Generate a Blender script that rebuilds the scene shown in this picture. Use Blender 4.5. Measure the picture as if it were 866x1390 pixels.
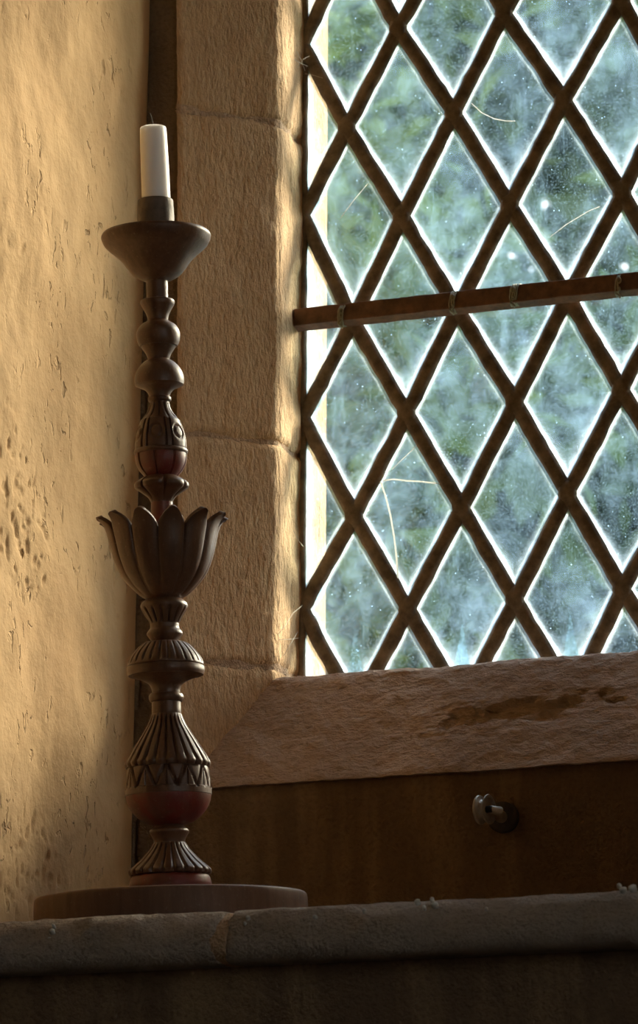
import bpy, bmesh, math, random
import numpy as np
from mathutils import Vector, Matrix, noise

random.seed(7)
PI = math.pi
sc = bpy.context.scene
for o in list(bpy.data.objects):
    bpy.data.objects.remove(o)
COL = sc.collection

# ------------------------------------------------------------------ camera
FPX, CX, CY = 5200.0, 433.0, 695.0           # focal length in pixels of the 866x1390 photograph
PITCH, ROLL = math.radians(10.3), 0.021
CAM_Z, DIST = 1.45, 4.33
fwd = Vector((0, math.cos(PITCH), math.sin(PITCH)))
r0 = Vector((1, 0, 0)); up0 = Vector((0, -math.sin(PITCH), math.cos(PITCH)))
c_right = r0 * math.cos(ROLL) - up0 * math.sin(ROLL)
c_up = up0 * math.cos(ROLL) + r0 * math.sin(ROLL)

def ray(px, py):
    return fwd + c_right * ((px - CX) / FPX) - c_up * ((py - CY) / FPX)

BASE_PX = (232, 1216)                          # centre of the candlestick's base board (top face)
_d = ray(*BASE_PX)
_k = DIST / _d.y
BASE = Vector((0, 0, CAM_Z + _d.z * _k))       # world position of that point
CAM = Vector((-_d.x * _k, -DIST, CAM_Z))

cam_d = bpy.data.cameras.new('camera')
cam_d.sensor_fit = 'VERTICAL'; cam_d.sensor_height = 36.0
cam_d.lens = 36.0 * FPX / 1390.0
cam_d.clip_start = 0.05; cam_d.clip_end = 200
cam_d.dof.use_dof = True; cam_d.dof.focus_distance = 4.55; cam_d.dof.aperture_fstop = 12.0
cam = bpy.data.objects.new('camera', cam_d); COL.objects.link(cam)
M = Matrix((c_right, c_up, -fwd)).transposed().to_4x4(); M.translation = CAM
cam.matrix_world = M
sc.camera = cam

# ------------------------------------------------------------------ wall frame: u along the wall, v outwards, z up
TH = math.radians(20.0)
U = Vector((math.cos(TH), -math.sin(TH), 0)); V = Vector((math.sin(TH), math.cos(TH), 0)); Z = Vector((0, 0, 1))
P0D = 0.40                                     # distance from candlestick axis to the inner wall face
ORG = V * P0D                                  # u=0 is level with the candlestick axis

def W(u, v, z): return ORG + U * u + V * v + Z * z

def hit(px, py, v):
    """point where a photo pixel meets the wall-parallel plane at depth v -> (u, z)"""
    d = ray(px, py); t = (V.dot(ORG) + v - V.dot(CAM)) / V.dot(d)
    p = CAM + d * t
    return U.dot(p - ORG), p.z

def line_fit(pts, v, swap=False):
    a = np.array([hit(x, y, v) for x, y in pts])
    if swap: c = np.polyfit(a[:, 0], a[:, 1], 1)
    else: c = np.polyfit(a[:, 1], a[:, 0], 1)
    return lambda t, c=c: c[0] * t + c[1]

# ------------------------------------------------------------------ world, sun, exposure
SUN_OFF, SUN_EL = math.radians(25), math.radians(21)
s_h = V * math.cos(SUN_OFF) + U * math.sin(SUN_OFF)
s_dir = s_h * math.cos(SUN_EL) + Z * math.sin(SUN_EL)
world = bpy.data.worlds.new('world'); sc.world = world; world.use_nodes = True
nt = world.node_tree; nt.nodes.clear()
tc = nt.nodes.new('ShaderNodeTexCoord'); sep = nt.nodes.new('ShaderNodeSeparateXYZ')
rmp = nt.nodes.new('ShaderNodeValToRGB'); bg = nt.nodes.new('ShaderNodeBackground'); wo = nt.nodes.new('ShaderNodeOutputWorld')
rmp.color_ramp.elements[0].position = 0.0; rmp.color_ramp.elements[0].color = (1.0, 0.97, 0.93, 1)
rmp.color_ramp.elements[1].position = 0.9; rmp.color_ramp.elements[1].color = (0.62, 0.76, 1.0, 1)
nt.links.new(tc.outputs['Generated'], sep.inputs[0]); nt.links.new(sep.outputs['Z'], rmp.inputs[0])
nt.links.new(rmp.outputs[0], bg.inputs[0]); nt.links.new(bg.outputs[0], wo.inputs[0])
bg.inputs[1].default_value = 4.4
sun_d = bpy.data.lights.new('sun', 'SUN'); sun_d.energy = 13.0; sun_d.angle = math.radians(24); sun_d.color = (1.0, 0.83, 0.62)
sun = bpy.data.objects.new('sun', sun_d); COL.objects.link(sun)
sun.rotation_euler = (-s_dir).to_track_quat('-Z', 'Y').to_euler(); sun.location = W(3, 6, 6)
sc.view_settings.view_transform = 'Standard'; sc.view_settings.look = 'None'
sc.view_settings.gamma = 1.0; sc.view_settings.use_curve_mapping = False
sc.view_settings.exposure = 0.1
cy = sc.cycles
cy.use_denoising = True; cy.max_bounces = 10; cy.diffuse_bounces = 5; cy.transparent_max_bounces = 16
cy.sample_clamp_indirect = 6.0; cy.caustics_reflective = False; cy.caustics_refractive = False

# ------------------------------------------------------------------ object helpers
def tag(o, label=None, cat=None, group=None, kind=None):
    if label: o['label'] = label
    if cat: o['category'] = cat
    if group: o['group'] = group
    if kind: o['kind'] = kind
    return o

def empty(name, loc, **k):
    o = bpy.data.objects.new(name, None); COL.objects.link(o); o.location = loc; o.empty_display_size = 0.05
    return tag(o, **k)

def mk(name, verts, faces, mat, parent=None, origin=None, smooth=True, sharp=None, **k):
    """link one mesh object; verts in world space (or parent space when local), origin in the same space"""
    vs = [Vector(v) for v in verts]
    if origin is None:
        a = np.array(vs); lo = a.min(0); hi = a.max(0)
        origin = Vector(((lo[0] + hi[0]) / 2, (lo[1] + hi[1]) / 2, lo[2]))
    origin = Vector(origin)
    me = bpy.data.meshes.new(name)
    me.from_pydata([v - origin for v in vs], [], faces); me.update()
    bm = bmesh.new(); bm.from_mesh(me); bmesh.ops.recalc_face_normals(bm, faces=bm.faces); bm.to_mesh(me); bm.free()
    if smooth:
        me.polygons.foreach_set('use_smooth', [True] * len(me.polygons))
        if sharp: me.set_sharp_from_angle(angle=math.radians(sharp))
    for m in (mat if isinstance(mat, (list, tuple)) else [mat]): me.materials.append(m)
    o = bpy.data.objects.new(name, me); COL.objects.link(o)
    if parent is not None:
        o.parent = parent
        o.location = origin - wloc(parent)
    else:
        o.location = origin
    return tag(o, **k)

def wloc(o):
    l = Vector(o.location)
    while o.parent: o = o.parent; l = l + o.location
    return l

class MB:
    """collects simple shapes for one mesh"""
    def __init__(s): s.v = []; s.f = []
    def add(s, vs, fs):
        n = len(s.v); s.v += [Vector(p) for p in vs]; s.f += [tuple(i + n for i in f) for f in fs]
    def wbox(s, u0, u1, v0, v1, z0, z1):
        s.add([W(a, b, c) for a in (u0, u1) for b in (v0, v1) for c in (z0, z1)],
              [(0, 1, 3, 2), (4, 6, 7, 5), (0, 4, 5, 1), (2, 3, 7, 6), (0, 2, 6, 4), (1, 5, 7, 3)])
    def tube(s, pts, rad, n=8, caps=True):
        pts = [Vector(p) for p in pts]; rs = rad if isinstance(rad, (list, tuple)) else [rad] * len(pts)
        rings = []; prev = None
        for i, p in enumerate(pts):
            t = (pts[min(i + 1, len(pts) - 1)] - pts[max(i - 1, 0)]).normalized()
            a = t.orthogonal() if prev is None else prev - t * prev.dot(t)
            a.normalize(); prev = a; b = t.cross(a)
            rings.append([p + (a * math.cos(2 * PI * k / n) + b * math.sin(2 * PI * k / n)) * rs[i] for k in range(n)])
        vs = [q for r in rings for q in r]
        fs = [(i * n + k, i * n + (k + 1) % n, (i + 1) * n + (k + 1) % n, (i + 1) * n + k) for i in range(len(pts) - 1) for k in range(n)]
        if caps: fs += [tuple(range(n))[::-1], tuple(range((len(pts) - 1) * n, len(pts) * n))]
        s.add(vs, fs)

def slab(nu, nv, func, back):
    """displaced front grid func(i/nu, j/nv) closed by a skirt and a back face offset by vector back"""
    vs = [func(i / nu, j / nv) for j in range(nv + 1) for i in range(nu + 1)]
    fs = [(j * (nu + 1) + i, j * (nu + 1) + i + 1, (j + 1) * (nu + 1) + i + 1, (j + 1) * (nu + 1) + i) for j in range(nv) for i in range(nu)]
    loop = [i for i in range(nu + 1)] + [j * (nu + 1) + nu for j in range(1, nv + 1)] + \
           [nv * (nu + 1) + i for i in range(nu - 1, -1, -1)] + [j * (nu + 1) for j in range(nv - 1, 0, -1)]
    n = len(vs); L = len(loop)
    vs += [vs[i] + back for i in loop]
    fs += [(loop[k], loop[(k + 1) % L], n + (k + 1) % L, n + k) for k in range(L)]
    fs.append(tuple(range(n, n + L)))
    return vs, fs

def fbm(p, scale, oct=3):
    return noise.fractal(Vector(p) * scale, 1.0, 2.1, oct)

# ------------------------------------------------------------------ materials
def newmat(name):
    m = bpy.data.materials.new(name); m.use_nodes = True; t = m.node_tree
    b = t.nodes['Principled BSDF']
    return m, t, b, t.nodes.new, t.links.new

def ramp(t, src, stops):
    r = t.nodes.new('ShaderNodeValToRGB'); e = r.color_ramp.elements
    while len(e) < len(stops): e.new(0.5)
    for k, (p, c) in enumerate(stops):
        e[k].position = p; e[k].color = (c[0], c[1], c[2], 1) if isinstance(c, (tuple, list)) else (c, c, c, 1)
    t.links.new(src, r.inputs[0]); return r.outputs[0]

def mapping(t, scale=(1, 1, 1), rot=(0, 0, 0), src=None):
    g = t.nodes.new('ShaderNodeNewGeometry') if src is None else None
    mp = t.nodes.new('ShaderNodeMapping'); mp.inputs['Scale'].default_value = scale; mp.inputs['Rotation'].default_value = rot
    t.links.new(g.outputs['Position'] if src is None else src, mp.inputs[0]); return mp.outputs[0]

def ntex(t, vec, scale, detail=6, rough=0.55, dist=0.0):
    n = t.nodes.new('ShaderNodeTexNoise'); n.inputs['Scale'].default_value = scale; n.inputs['Detail'].default_value = detail
    n.inputs['Roughness'].default_value = rough; n.inputs['Distortion'].default_value = dist
    t.links.new(vec, n.inputs['Vector']); return n.outputs[0]

def vtex(t, vec, scale, feature='F1'):
    n = t.nodes.new('ShaderNodeTexVoronoi'); n.feature = feature; n.inputs['Scale'].default_value = scale
    t.links.new(vec, n.inputs['Vector']); return n.outputs[0]

def math_(t, op, a, b=None, clamp=False):
    n = t.nodes.new('ShaderNodeMath'); n.operation = op; n.use_clamp = clamp
    for k, x in enumerate((a, b)):
        if x is None: continue
        if isinstance(x, (int, float)): n.inputs[k].default_value = x
        else: t.links.new(x, n.inputs[k])
    return n.outputs[0]

def mixc(t, f, a, b, mode='MIX'):
    n = t.nodes.new('ShaderNodeMix'); n.data_type = 'RGBA'; n.blend_type = mode
    for k, x in ((0, f), (6, a), (7, b)):
        if isinstance(x, (int, float)): n.inputs[k].default_value = x
        elif isinstance(x, (tuple, list)): n.inputs[k].default_value = (*x, 1)
        else: t.links.new(x, n.inputs[k])
    return n.outputs[2]

def bump(t, h, strength, dist, prev=None):
    b = t.nodes.new('ShaderNodeBump'); b.inputs['Strength'].default_value = strength; b.inputs['Distance'].default_value = dist
    t.links.new(h, b.inputs['Height'])
    if prev is not None: t.links.new(prev, b.inputs['Normal'])
    return b.outputs[0]

def plaster_mat():
    m, t, b, N, L = newmat('ochre_plaster')
    p = mapping(t)
    big = ntex(t, p, 3.0, 4); mid = ntex(t, p, 22, 5); fine = ntex(t, p, 160, 4)
    c = ramp(t, big, [(0.3, (0.61, 0.36, 0.155)), (0.55, (0.66, 0.41, 0.185)), (0.75, (0.60, 0.37, 0.175))])
    pit_m = ramp(t, ntex(t, p, 7, 4), [(0.5, 0), (0.62, 1)])
    ps = mapping(t, (1, 1, 0.55))
    pit = ramp(t, ntex(t, ps, 75, 3, 0.5, 0.6), [(0.60, 0), (0.68, 1)])
    pits = math_(t, 'MULTIPLY', pit_m, pit)
    c = mixc(t, math_(t, 'MULTIPLY', pits, 0.6), c, (0.38, 0.22, 0.09))
    c = mixc(t, ramp(t, mid, [(0.35, 0.25), (0.6, 0.0)]), c, (0.50, 0.30, 0.12))
    L(c, b.inputs['Base Color']); b.inputs['Roughness'].default_value = 0.92
    n1 = bump(t, mid, 0.45, 0.010)
    n2 = bump(t, fine, 0.35, 0.0015, n1)
    inv = math_(t, 'SUBTRACT', 1.0, pits)
    n3 = bump(t, inv, 0.8, 0.006, n2)
    L(n3, b.inputs['Normal']); return m

def stone_mat(name, c1, c2, stain=None, tool=(1, 1, 1), bstr=0.6, rot=(0, 0, 0)):
    m, t, b, N, L = newmat(name)
    p = mapping(t); pt = mapping(t, tool, rot)
    big = ntex(t, p, 5.0, 5); fine = ntex(t, p, 210, 4, 0.65); tl = ramp(t, ntex(t, pt, 190, 4, 0.6), [(0.32, 0), (0.62, 1)]); mid = ntex(t, p, 40, 5)
    c = mixc(t, ramp(t, big, [(0.35, 0), (0.65, 1)]), c1, c2)
    if stain:
        ps = mapping(t, (1, 1, 0.12)); st = ramp(t, ntex(t, ps, 16, 4), [(0.45, 0), (0.68, 1)])
        c = mixc(t, math_(t, 'MULTIPLY', st, 0.7), c, stain)
    c = mixc(t, ramp(t, tl, [(0.0, 0.45), (0.7, 0)]), c, tuple(x * 0.55 for x in c1))
    L(c, b.inputs['Base Color']); b.inputs['Roughness'].default_value = 0.9
    n1 = bump(t, mid, bstr * 0.5, 0.008); n2 = bump(t, tl, bstr, 0.0030, n1); n3 = bump(t, fine, bstr * 0.8, 0.003, n2)
    L(n3, b.inputs['Normal']); return m

def wood_mat(name, c1, c2, rough=0.5, paint=None):
    m, t, b, N, L = newmat(name)
    tco = t.nodes.new('ShaderNodeTexCoord').outputs['Object']
    p = mapping(t, (1, 1, 0.12), src=tco); q = mapping(t, src=tco)
    g = ntex(t, p, 130, 5, 0.6); blo = ntex(t, q, 28, 5, 0.6); fine = ntex(t, q, 260, 3)
    c = mixc(t, ramp(t, g, [(0.3, 0), (0.7, 1)]), c1, c2)
    if paint:
        c = mixc(t, ramp(t, blo, [(0.42, 0), (0.60, 1)]), c, paint)
    c = mixc(t, ramp(t, fine, [(0.62, 0), (0.75, 0.35)]), c, (0.30, 0.22, 0.15))
    L(c, b.inputs['Base Color'])
    rr = ramp(t, blo, [(0.3, rough - 0.08), (0.7, rough + 0.12)]); L(rr, b.inputs['Roughness'])
    b.inputs['Specular IOR Level'].default_value = 0.45
    L(bump(t, fine, 0.2, 0.0008, bump(t, g, 0.25, 0.0012)), b.inputs['Normal']); return m

def metal_mat(name, c1, c2, rough=0.6, metallic=0.5):
    m, t, b, N, L = newmat(name)
    p = mapping(t); a = ntex(t, p, 45, 5, 0.65); f = ntex(t, p, 300, 3)
    L(mixc(t, ramp(t, a, [(0.35, 0), (0.65, 1)]), c1, c2), b.inputs['Base Color'])
    b.inputs['Roughness'].default_value = rough; b.inputs['Metallic'].default_value = metallic
    L(bump(t, f, 0.35, 0.001, bump(t, a, 0.5, 0.003)), b.inputs['Normal']); return m

def plain_mat(name, c, rough=0.8, scale=60, var=0.25, bs=0.2):
    m, t, b, N, L = newmat(name)
    p = mapping(t); a = ntex(t, p, scale, 4)
    L(mixc(t, ramp(t, a, [(0.35, 0), (0.65, 1)]), c, tuple(x * (1 - var) for x in c)), b.inputs['Base Color'])
    b.inputs['Roughness'].default_value = rough
    L(bump(t, a, bs, 0.004), b.inputs['Normal']); return m

def dirty_glass():
    m, t, b, N, L = newmat('dirty_glass'); t.nodes.remove(b)
    out = [n for n in t.nodes if n.type == 'OUTPUT_MATERIAL'][0]
    at = N('ShaderNodeAttribute'); at.attribute_name = 'edge'; e = at.outputs['Fac']
    p = mapping(t); ps = mapping(t, (1, 1, 0.16))
    blot = ntex(t, p, 26, 8, 0.72); streak = ntex(t, ps, 32, 6, 0.7); grain = ntex(t, p, 420, 3, 0.6); big = ntex(t, p, 9, 3)
    base = math_(t, 'MULTIPLY', ramp(t, blot, [(0.34, 0.05), (0.68, 1)]), ramp(t, big, [(0.32, 0.25), (0.68, 1.7)]))
    base = math_(t, 'MULTIPLY', base, HAZE)
    st = math_(t, 'MULTIPLY', ramp(t, streak, [(0.54, 0), (0.80, 1)]), HAZE * 1.1)
    sp = math_(t, 'MULTIPLY', ramp(t, vtex(t, p, 170), [(0.05, 1), (0.14, 0)]), ramp(t, ntex(t, p, 55, 3), [(0.52, 0), (0.62, HAZE * 9)]))
    gr = math_(t, 'MULTIPLY', ramp(t, grain, [(0.48, 0), (0.75, 1)]), HAZE * 0.9)
    en = math_(t, 'ADD', e, math_(t, 'MULTIPLY', math_(t, 'SUBTRACT', blot, 0.5), 1.3))
    ed = math_(t, 'MULTIPLY', math_(t, 'POWER', math_(t, 'MAXIMUM', math_(t, 'MULTIPLY', en, e), 0.0), 1.3), EDGE)
    h = math_(t, 'ADD', math_(t, 'ADD', base, st), math_(t, 'ADD', sp, gr))
    h = math_(t, 'ADD', h, ed, clamp=True)
    tr = N('ShaderNodeBsdfTransparent'); tr.inputs[0].default_value = (0.90, 0.96, 0.95, 1)
    tl = N('ShaderNodeBsdfTranslucent'); L(mixc(t, ramp(t, e, [(0.15, 0), (0.75, 1)]), (0.42, 0.70, 1.0), (0.62, 0.82, 1.0)), tl.inputs[0])
    gl = N('ShaderNodeBsdfGlossy'); gl.inputs['Roughness'].default_value = 0.15
    m1 = N('ShaderNodeMixShader'); L(h, m1.inputs[0]); L(tr.outputs[0], m1.inputs[1]); L(tl.outputs[0], m1.inputs[2])
    m2 = N('ShaderNodeMixShader'); m2.inputs[0].default_value = 0.03; L(m1.outputs[0], m2.inputs[1]); L(gl.outputs[0], m2.inputs[2])
    L(m2.outputs[0], out.inputs[0]); return m

def clear_glass():
    m, t, b, N, L = newmat('clear_glass'); t.nodes.remove(b)
    out = [n for n in t.nodes if n.type == 'OUTPUT_MATERIAL'][0]
    tr = N('ShaderNodeBsdfTransparent'); tr.inputs[0].default_value = (0.97, 1.0, 0.99, 1)
    gl = N('ShaderNodeBsdfGlossy'); gl.inputs['Roughness'].default_value = 0.05
    m2 = N('ShaderNodeMixShader'); m2.inputs[0].default_value = 0.04; L(tr.outputs[0], m2.inputs[1]); L(gl.outputs[0], m2.inputs[2])
    L(m2.outputs[0], out.inputs[0]); return m

def wax_mat():
    m, t, b, N, L = newmat('wax')
    b.inputs['Base Color'].default_value = (0.80, 0.79, 0.79, 1); b.inputs['Roughness'].default_value = 0.45
    b.inputs['Subsurface Weight'].default_value = 1.0; b.inputs['Subsurface Radius'].default_value = (1.0, 0.95, 0.9)
    b.inputs['Subsurface Scale'].default_value = 0.017
    p = mapping(t); L(bump(t, ntex(t, p, 60, 3), 0.1, 0.002), b.inputs['Normal']); return m

def leaf_mat(name, c):
    m, t, b, N, L = newmat(name); t.nodes.remove(b)
    out = [n for n in t.nodes if n.type == 'OUTPUT_MATERIAL'][0]
    p = mapping(t); n = ramp(t, ntex(t, p, 1.6, 4), [(0.35, 0), (0.65, 1)])
    col = mixc(t, n, c, (c[0] * 2.6, c[1] * 2.2, c[2] * 1.1))
    d = N('ShaderNodeBsdfDiffuse'); tl = N('ShaderNodeBsdfTranslucent'); L(col, d.inputs[0]); L(col, tl.inputs[0])
    mx = N('ShaderNodeMixShader'); mx.inputs[0].default_value = 0.4; L(d.outputs[0], mx.inputs[1]); L(tl.outputs[0], mx.inputs[2])
    L(mx.outputs[0], out.inputs[0]); return m

HAZE, EDGE = 0.120, 0.50
M_PLASTER = plaster_mat()
M_JAMB = stone_mat('jamb_limestone', (0.72, 0.455, 0.235), (0.58, 0.36, 0.185), tool=(1, 1, 0.35), bstr=0.7, rot=(0, 0.35, 0))
M_RETURN = M_JAMB
M_SILL = stone_mat('sill_stone', (0.56, 0.40, 0.29), (0.37, 0.26, 0.19), tool=(0.5, 0.5, 1.0), bstr=0.7)
M_BACK = stone_mat('shade_dark_stained_stone', (0.20, 0.125, 0.07), (0.15, 0.092, 0.05), stain=(0.36, 0.23, 0.115), bstr=0.5)  # base colour darkened to stand in for shade; the paler streaks are stains
M_LEDGE = stone_mat('ledge_stone', (0.50, 0.40, 0.31), (0.40, 0.32, 0.25), bstr=1.0)
M_MORTAR = stone_mat('lime_mortar', (0.66, 0.43, 0.26), (0.56, 0.36, 0.21), bstr=1.0)
M_ROOM = plain_mat('room_limewash', (0.42, 0.34, 0.25), 0.9, 4)
M_FLOOR = plain_mat('floor_stone', (0.24, 0.20, 0.17), 0.8, 6)
M_WOOD = wood_mat('carved_wood', (0.078, 0.036, 0.019), (0.138, 0.068, 0.038), 0.40)
M_WOODRED = wood_mat('red_painted_wood', (0.11, 0.045, 0.028), (0.16, 0.062, 0.04), 0.45, paint=(0.17, 0.026, 0.018))
M_BASE = wood_mat('base_board_wood', (0.105, 0.048, 0.026), (0.16, 0.078, 0.044), 0.6)
M_SOCKET = metal_mat('iron_socket', (0.07, 0.055, 0.045), (0.16, 0.12, 0.09), 0.6, 0.4)
M_LEAD = metal_mat('lead_came', (0.10, 0.075, 0.052), (0.25, 0.19, 0.13), 0.75, 0.0)
M_IRON = metal_mat('rusty_iron', (0.10, 0.055, 0.035), (0.24, 0.12, 0.065), 0.8, 0.05)
M_WIRE = metal_mat('verdigris_copper', (0.34, 0.29, 0.20), (0.26, 0.29, 0.21), 0.55, 0.2)
M_STEEL = metal_mat('dull_steel', (0.55, 0.51, 0.46), (0.38, 0.34, 0.29), 0.42, 0.6)
M_DARKMETAL = metal_mat('blackened_metal', (0.04, 0.035, 0.03), (0.07, 0.055, 0.045), 0.55, 0.4)
M_GLASS = dirty_glass(); M_CLEAR = clear_glass()
M_WAX = wax_mat()
M_WICK = plain_mat('charred_wick', (0.10, 0.08, 0.06), 0.9, 400)
M_SILK = plain_mat('cobweb_silk', (0.75, 0.68, 0.55), 0.7, 300)
def crack_mat():
    m, t, b, N, L = newmat('crack_line'); t.nodes.remove(b)
    out = [n for n in t.nodes if n.type == 'OUTPUT_MATERIAL'][0]
    tl = N('ShaderNodeBsdfTranslucent'); d = N('ShaderNodeBsdfDiffuse'); mx = N('ShaderNodeMixShader'); mx.inputs[0].default_value = 0.75
    p = mapping(t); c = mixc(t, ntex(t, p, 300, 2), (0.95, 0.93, 0.88), (0.8, 0.78, 0.72)); L(c, tl.inputs[0]); L(c, d.inputs[0])
    L(d.outputs[0], mx.inputs[1]); L(tl.outputs[0], mx.inputs[2]); L(mx.outputs[0], out.inputs[0]); return m
M_CRACK = crack_mat()
M_SPOT = plain_mat('lime_splash', (0.72, 0.70, 0.64), 0.9, 200)
M_BARK = plain_mat('bark', (0.12, 0.09, 0.06), 0.9, 12, 0.5, 0.8)
M_LEAVES = [leaf_mat('foliage_dark', (0.038, 0.070, 0.046)), leaf_mat('foliage_mid', (0.064, 0.108, 0.052))]
M_GRASS = plain_mat('grass', (0.09, 0.15, 0.04), 0.9, 9, 0.5)

# ------------------------------------------------------------------ key lines of the window recess, measured on its planes
V_E, V_G, V_X = 0.12, 0.22, 0.31                # splay edge, glass plane, outer wall face
u_corner = line_fit([(199, 0), (194, 500), (180, 1000), (173, 1200)], 0.0)
u_splay0 = line_fit([(240, 0), (243, 400), (243, 800), (240, 1066)], 0.0)
u_edge = line_fit([(382, 0), (380, 440), (377, 900)], V_E)
u_glass = line_fit([(414, 0), (411, 450), (410, 830)], V_G)
z_stop = line_fit([(415, 915), (640, 898), (866, 880)], V_E, True)
z_sbot = line_fit([(290, 1068), (580, 1050), (866, 1030)], 0.0, True)
BOARD_T = 0.036
Z_L = BASE.z - BOARD_T                           # top of the stone ledge
Z_TOP = hit(412, -190, V_G)[1]
def front_v(py_at):                              # depth of the ledge's front edge so that it hides the board's foot as in the photo
    lo, hi = -1.2, -0.45
    for _ in range(50):
        v = (lo + hi) / 2; d = ray(232, py_at); t = (V.dot(ORG) + v - V.dot(CAM)) / V.dot(d)
        if (CAM + d * t).z > Z_L: hi = v
        else: lo = v
    return v
V_F = front_v(1233)
uL = u_corner(Z_L); uG_ = u_glass(Z_L + 0.5)
uGR = uG_ + 0.66; uSR = uGR + 0.09; uCR = uSR + 0.05
ROOM_H = 5.0
print('ledge z', Z_L, 'front v', V_F, 'uL', uL, 'uG', uG_, 'uE', u_edge(2.2), 'u0', u_splay0(2.2), 'sill', z_sbot(0.3), z_stop(0.3), 'top', Z_TOP)

# ------------------------------------------------------------------ structure: room shell
mb = MB()
zb0 = z_sbot(0.3) - 0.03
mb.wbox(-3.2, uL - 0.075, V_F, V_X, 0, ROOM_H)
mb.wbox(uCR + 0.06, 5.0, V_F, V_X, 0, ROOM_H)
mb.wbox(uL - 0.075, uCR + 0.06, V_F, V_X, Z_TOP + 0.10, ROOM_H)
mb.wbox(uL - 0.075, uCR + 0.06, 0.035, V_X, Z_L - 0.0605, Z_L + 0.10)
mb.wbox(uL - 0.075, uL - 0.01, 0.045, V_X, Z_L + 0.10, Z_TOP + 0.10)
mb.wbox(uSR + 0.045, uCR + 0.06, 0.045, V_X, Z_L + 0.10, Z_TOP + 0.10)
mk('wall_window', mb.v, mb.f, M_ROOM, smooth=False, kind='structure', label='thick limewashed church wall around the deep window recess')
mb = MB(); mb.wbox(-3.2, 5.2, -8.2, V_X, -0.1, 0.0)
mk('floor', mb.v, mb.f, M_FLOOR, smooth=False, kind='structure', label='dark stone church floor')
mb = MB(); mb.wbox(-3.2, 5.2, -8.2, V_X, ROOM_H, ROOM_H + 0.1)
mk('ceiling', mb.v, mb.f, M_ROOM, smooth=False, kind='structure', label='pale limewashed church ceiling')
mb = MB(); mb.wbox(-3.4, -3.2, -8.2, V_X, 0, ROOM_H)
mk('wall_side', mb.v, mb.f, M_ROOM, smooth=False, kind='structure', label='limewashed side wall of the church')
mb = MB(); mb.wbox(-3.4, 5.4, -8.4, -8.2, 0, ROOM_H)
mk('wall_rear', mb.v, mb.f, M_ROOM, smooth=False, kind='structure', label='limewashed rear wall of the church')
mb = MB()
for a, b, c, d in ((-8.2, -5.2, 0, ROOM_H), (-3.6, V_X, 0, ROOM_H), (-5.2, -3.6, 0, 1.6), (-5.2, -3.6, 3.8, ROOM_H)):
    mb.wbox(5.0, 5.3, a, b, c, d)
mk('wall_right', mb.v, mb.f, M_ROOM, smooth=False, kind='structure', label='limewashed side wall with an opening added for the fill light')
mb = MB(); mb.wbox(5.20, 5.21, -5.2, -3.6, 1.6, 3.8)  # pane of an unseen opening added to hold the fill light
mk('added_fill_window', mb.v, mb.f, M_CLEAR, smooth=False, kind='structure', label='plain glazed opening added in the unseen side wall for the fill light')
al = bpy.data.lights.new('added_fill_light', 'AREA'); al.shape = 'RECTANGLE'; al.size = 1.5; al.size_y = 2.1  # fill light added to brighten the room side of the recess
al.energy = 1.6; al.color = (1.0, 0.95, 0.88)
alo = bpy.data.objects.new('added_fill_light', al); COL.objects.link(alo)
alo.location = W(5.1, -4.4, 2.7); alo.rotation_euler = (-U).to_track_quat('-Z', 'Z').to_euler()

mb = MB(); mb.wbox(uL - 0.075, uCR + 0.06, V_F + 0.06, V_X, 0, Z_L - 0.0605)  # dark stone stands in for the shadow below the ledge
mk('wall_below', mb.v, mb.f, M_BACK, smooth=False, kind='structure', label='wall under the stone ledge with its shade painted as dark stone')

# left plaster reveal (displaced face towards +U)
def f_left(s, t):
    v = V_F + s * (0.004 - V_F); z = Z_L - 0.02 + t * (Z_TOP + 0.10 - Z_L)
    p = Vector((v, 3.1, z))
    d = 0.010 * fbm(p, 2.2, 3) + 0.0035 * fbm(p, 9, 3)
    a = fbm(p + Vector((4, 0, 2)), 5.0, 2)
    if a > 0.1:                                    # flaked, pitted patches
        q = fbm(Vector((v, 7.7, z * 0.7)), 95, 2)
        if q > 0.2: d -= min(0.0025, (q - 0.2) * 0.008) * min(1, (a - 0.1) * 5)
    d *= min(1, max(0.15, (0.004 - v) / 0.05))
    return W(u_corner(z) + d, v, z)
vs, fs = slab(240, 580, f_left, -U * 0.07)
mk('wall_left', vs, fs, M_PLASTER, kind='structure', label='ochre limewashed plaster reveal beside the candlestick')
# right reveal
vs, fs = slab(20, 60, lambda s, t: W(uCR + 0.006 * fbm((s * 3, t * 8, 1), 1.5, 2), V_F + s * (0.004 - V_F), Z_L - 0.02 + t * (Z_TOP + 0.10 - Z_L)), U * 0.055)
mk('wall_reveal', vs, fs, M_PLASTER, kind='structure', label='ochre plaster reveal on the far side of the recess')

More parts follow.
